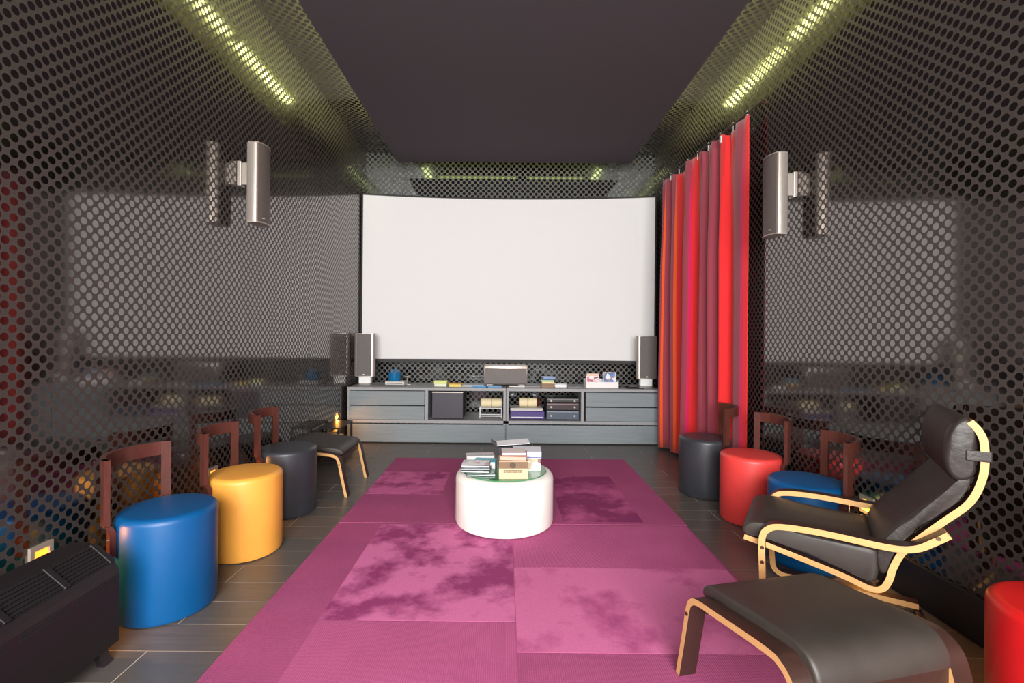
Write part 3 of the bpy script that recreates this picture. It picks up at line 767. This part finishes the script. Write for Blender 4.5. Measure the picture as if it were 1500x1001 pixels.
# middle row
o = put('note_stack', 'pale green stack of notes on the cabinet', 'notes', -.79, 5.99); slab(o, 'paper_block', .15, .12, 0, .03, paint((224, 226, 206), .7)); slab(o, 'paper_block', .16, .13, .03, .066, paint((212, 220, 140), .6)); 
o = put('small_box', 'yellow small box next to the pale green notes', 'box', -.605, 5.96); slab(o, 'box_body', .15, .11, 0, .028, paint((226, 206, 110), .6)); slab(o, 'lid', .17, .12, .028, .040, paint((190, 142, 62), .6))
o = put('disc_case', 'grey flat disc case beside the yellow small box', 'disc case', -.46, 5.95, rz=6); slab(o, 'case_shell', .15, .13, 0, .014, paint((150, 150, 152), .3)); slab(o, 'cover_sheet', .14, .12, .014, .015, paint((176, 178, 180), .3), 0)
o = put('disc_case', 'bright blue disc case lying left of the cabinet seam', 'disc case', -.30, 5.92, rz=-4); slab(o, 'case_shell', .17, .135, 0, .016, paint((50, 128, 184), .3)); slab(o, 'cover_sheet', .15, .12, .016, .017, paint((96, 164, 206), .3), 0)
o = put('disc_case', 'blue and white disc case next to the bright blue one', 'disc case', -.115, 5.93, rz=3); slab(o, 'case_shell', .17, .135, 0, .016, paint((70, 130, 176), .3)); slab(o, 'cover_sheet', .14, .07, .016, .017, paint((206, 214, 220), .3), 0)
o = put('remote_control', 'pale grey remote control in front of the centre speaker', 'remote', .16, 5.93, rz=84); slab(o, 'shell', .045, .2, 0, .018, paint((206, 202, 202), .4), .004); MB().box((-.015, -.08, .018), (.015, .05, .021)).done('button_pad', paint((120, 116, 118), .6), o)
o = put('remote_control', 'mauve grey remote control lying beside the pale one', 'remote', .35, 5.94, rz=96); slab(o, 'shell', .05, .19, 0, .016, paint((150, 140, 144), .4), .004); MB().box((-.016, -.07, .016), (.016, .05, .019)).done('button_pad', paint((90, 84, 86), .6), o)
z = ZC
for lab, th_, cc, dx in (('brown book at the bottom of the cabinet book stack', .05, (122, 84, 48), 0), ('cream book second in the cabinet book stack', .022, (226, 202, 140), .003), ('green book third in the cabinet book stack', .02, (134, 186, 140), -.004), ('dark blue book fourth in the cabinet book stack', .02, (44, 70, 112), .006), ('light blue book on top of the cabinet book stack', .014, (136, 164, 206), .012)):
    o = put('book', lab, 'book', .54 + dx, 6.0, z, dx * 400); slab(o, 'pages', .145, .19, .003, th_ - .003, paint((222, 214, 196), .7), 0); slab(o, 'cover', .15, .195, 0, .003, paint(cc, .4), 0); slab(o, 'cover', .15, .195, th_ - .003, th_, paint(cc, .4), 0); MB().box((-.075, -.0985, 0), (.075, -.0945, th_)).done('spine', paint(cc, .4), o)
    z += th_
o = put('tissue_pack', 'small white pack beside the cabinet book stack', 'pack', .70, 5.95); MB().box((-.075, -.05, 0), (.075, .05, .042), .014, 3).done('pack_body', paint((236, 236, 238), .5), o, True); MB().box((-.078, -.004, .041), (.078, .004, .045), .001).done('seam', paint((210, 210, 214), .5), o)
o = put('disc_case', 'dark grey disc case between the white pack and the white tray', 'disc case', .875, 5.95, rz=-3); slab(o, 'case_shell', .15, .13, 0, .015, paint((92, 92, 96), .3)); slab(o, 'cover_sheet', .14, .12, .015, .016, paint((120, 120, 122), .3), 0)
# white tray with upright disc cases
o = put('white_tray', 'white open tray full of disc cases on the cabinet', 'tray', 1.215, 6.0)
slab(o, 'tray_floor', .40, .2, 0, .006, paint((236, 232, 232), .5))
MB().box((-.2, -.1, .006), (.2, -.092, .075), .002).done('tray_side', paint((236, 232, 232), .5), o); MB().box((-.2, .092, .006), (.2, .1, .10), .002).done('tray_side', paint((236, 232, 232), .5), o)
for sx in (-.2, .192): MB().box((sx, -.092, .006), (sx + .008, .092, .09), .002).done('tray_side', paint((236, 232, 232), .5), o)
covs = [('pink disc case leaning in the white tray', -.11, -.05, 5, cover('pink_print', [(190, 60, 100), (226, 170, 176), (120, 24, 60), (230, 220, 220)], 11, 24), .155, .14, (236, 226, 228)),
        ('peach disc case behind the pink one in the white tray', -.10, .0, 5, paint((220, 180, 160), .4), .15, .165, (226, 190, 174)),
        ('blue disc case leaning in the white tray', .10, -.045, 8, cover('blue_print', [(24, 60, 130), (40, 110, 190), (150, 110, 90), (220, 226, 236)], 12, 22), .16, .185, (232, 236, 240)),
        ('teal disc case behind the blue one in the white tray', .12, .015, 8, paint((44, 100, 110), .4), .15, .175, (70, 120, 126))]
for lab, dx, dy, tilt, mt, w_, h_, edge in covs:
    q = put('disc_case', lab, 'disc case', 1.215 + dx, 6.0 + dy, ZC + .006)
    a = MB().box((-w_ / 2, 0, 0), (w_ / 2, .014, h_), .001, 1).done('case_shell', paint(edge, .3), q); b = MB().box((-w_ / 2 + .008, -.0008, .01), (w_ / 2 - .008, 0, h_ - .008)).done('cover_sheet', mt, q)
    for z_ in (a, b): z_.rotation_euler = (R(-tilt), 0, 0)
o = put('cable_coil', 'coil of black cable between the white tray and the right speaker', 'cable', 1.50, 6.02)
def torus(m, c, r, t, n=28, k=8, sq=1.0):
    rr = [[m.b.verts.new((c[0] + (r + t * math.cos(b)) * math.cos(a), c[1] + sq * (r + t * math.cos(b)) * math.sin(a), c[2] + t * math.sin(b))) for b in [2 * math.pi * j / k for j in range(k)]] for a in [2 * math.pi * i / n for i in range(n)]]
    for i in range(n):
        for j in range(k): m.b.faces.new((rr[i][j], rr[(i + 1) % n][j], rr[(i + 1) % n][(j + 1) % k], rr[i][(j + 1) % k]))
    return m
torus(MB(), (0, 0, .005), .07, .005, sq=.6).done('loop', M['black_metal'], o, True); torus(MB(), (.01, .01, .015), .065, .005, sq=.6).done('loop', M['black_metal'], o, True)
o = put('tablet', 'thin black tablet lying beside the right speaker base', 'tablet', 1.62, 5.93, rz=4); slab(o, 'shell', .20, .13, 0, .008, paint((40, 40, 42), .3), .002); slab(o, 'glass', .185, .115, .008, .009, paint((14, 14, 16), .1), 0)
# niches
NZ = .278
o = put('amplifier', 'dark box unit with a silver rim inside the left niche', 'amplifier', -.69, 6.02, NZ); slab(o, 'casing', .38, .34, .01, .335, paint((58, 56, 66), .5), .004); MB().box((-.19, -.174, .325), (.19, -.168, .337)).done('rim', M['silver'], o)
for xx in (-.15, .15): MB().cyl((xx, -.12, 0), (xx, -.12, .012), .015, n=12).done('foot', M['black_metal'], o)
def scroll(label, x, y, z, L):
    o = put('paper_roll', label, 'roll', x, y, z)
    MB().cyl((-L / 2, 0, .055), (L / 2, 0, .055), .055, n=28).done('roll', plain('cream_paper', (236, 222, 180), .7), o, True)
    MB().cyl((-.004, 0, .055), (.004, 0, .055), .0565, n=28).done('tie', paint((120, 90, 50), .6), o, True)
    return o
o = put('wire_rack', 'thin wire rack under the cream roll in the left niche', 'rack', -.16, 6.05, NZ)
for yy in (-.06, .06): MB().cyl((-.15, yy, .02), (.14, yy, .02), .005, n=8).done('wire', M['white_p'], o); MB().cyl((-.15, yy, .12), (.14, yy, .12), .005, n=8).done('wire', M['white_p'], o)
for xx in (-.14, .13):
    for yy in (-.06, .06): MB().cyl((xx, yy, 0), (xx, yy, .122), .005, n=8).done('wire', M['white_p'], o)
scroll('cream paper roll lying on the wire rack', -.155, 6.05, NZ + .1255, .26)
z = NZ
for lab, cx, w_, h_, cc in (('purple cased video player at the bottom of the right niche', .29, .42, .10, (66, 44, 120)), ('silver edged video player on top of the purple one', .28, .40, .04, (190, 186, 180))):
    o = put('video_player', lab, 'video player', cx, 6.02, z); slab(o, 'casing', w_, .28, .008, h_, paint(cc, .4), .003); slab(o, 'front_strip', w_ - .03, .283, h_ * .2, h_ * .35, paint((206, 204, 214), .3), 0)
    for xx in (-.15, .15): MB().cyl((xx, -.1, 0), (xx, -.1, .01), .012, n=10).done('foot', M['black_metal'], o)
    z += h_
scroll('cream paper roll with a brown end on the silver video player', .30, 6.02, z, .22)
o = put('wooden_knob', 'round brown wooden cap beside the cream roll', 'knob', .435, 6.02, z); MB().cyl((-.02, 0, .06), (.02, 0, .06), .06, .045, n=24).done('cap', M['mahogany'], o, True); MB().cyl((.02, 0, .06), (.03, 0, .06), .02, n=16).done('pin', M['mahogany'], o, True)
z = NZ
for lab, h_, cc, st_ in (('slate blue receiver at the bottom of the right niche', .115, (70, 84, 100), (150, 156, 162)), ('maroon black receiver in the middle of the right niche stack', .095, (46, 28, 34), (150, 120, 124)), ('black receiver on top of the right niche stack', .06, (30, 30, 32), (130, 128, 126))):
    o = put('receiver', lab, 'receiver', .725, 6.02, z); slab(o, 'casing', .40, .3, .008, h_, paint(cc, .4), .003); MB().box((-.19, -.153, h_ - .02), (.19, -.149, h_ - .012)).done('front_strip', paint(st_, .3), o)
    for xx in (-.16, .16): MB().cyl((xx, -.11, 0), (xx, -.11, .01), .012, n=10).done('foot', M['black_metal'], o); MB().cyl((xx * .9, -.15, h_ * .45), (xx * .9, -.162, h_ * .45), .012, n=14).done('knob', M['silver'], o)
    z += h_
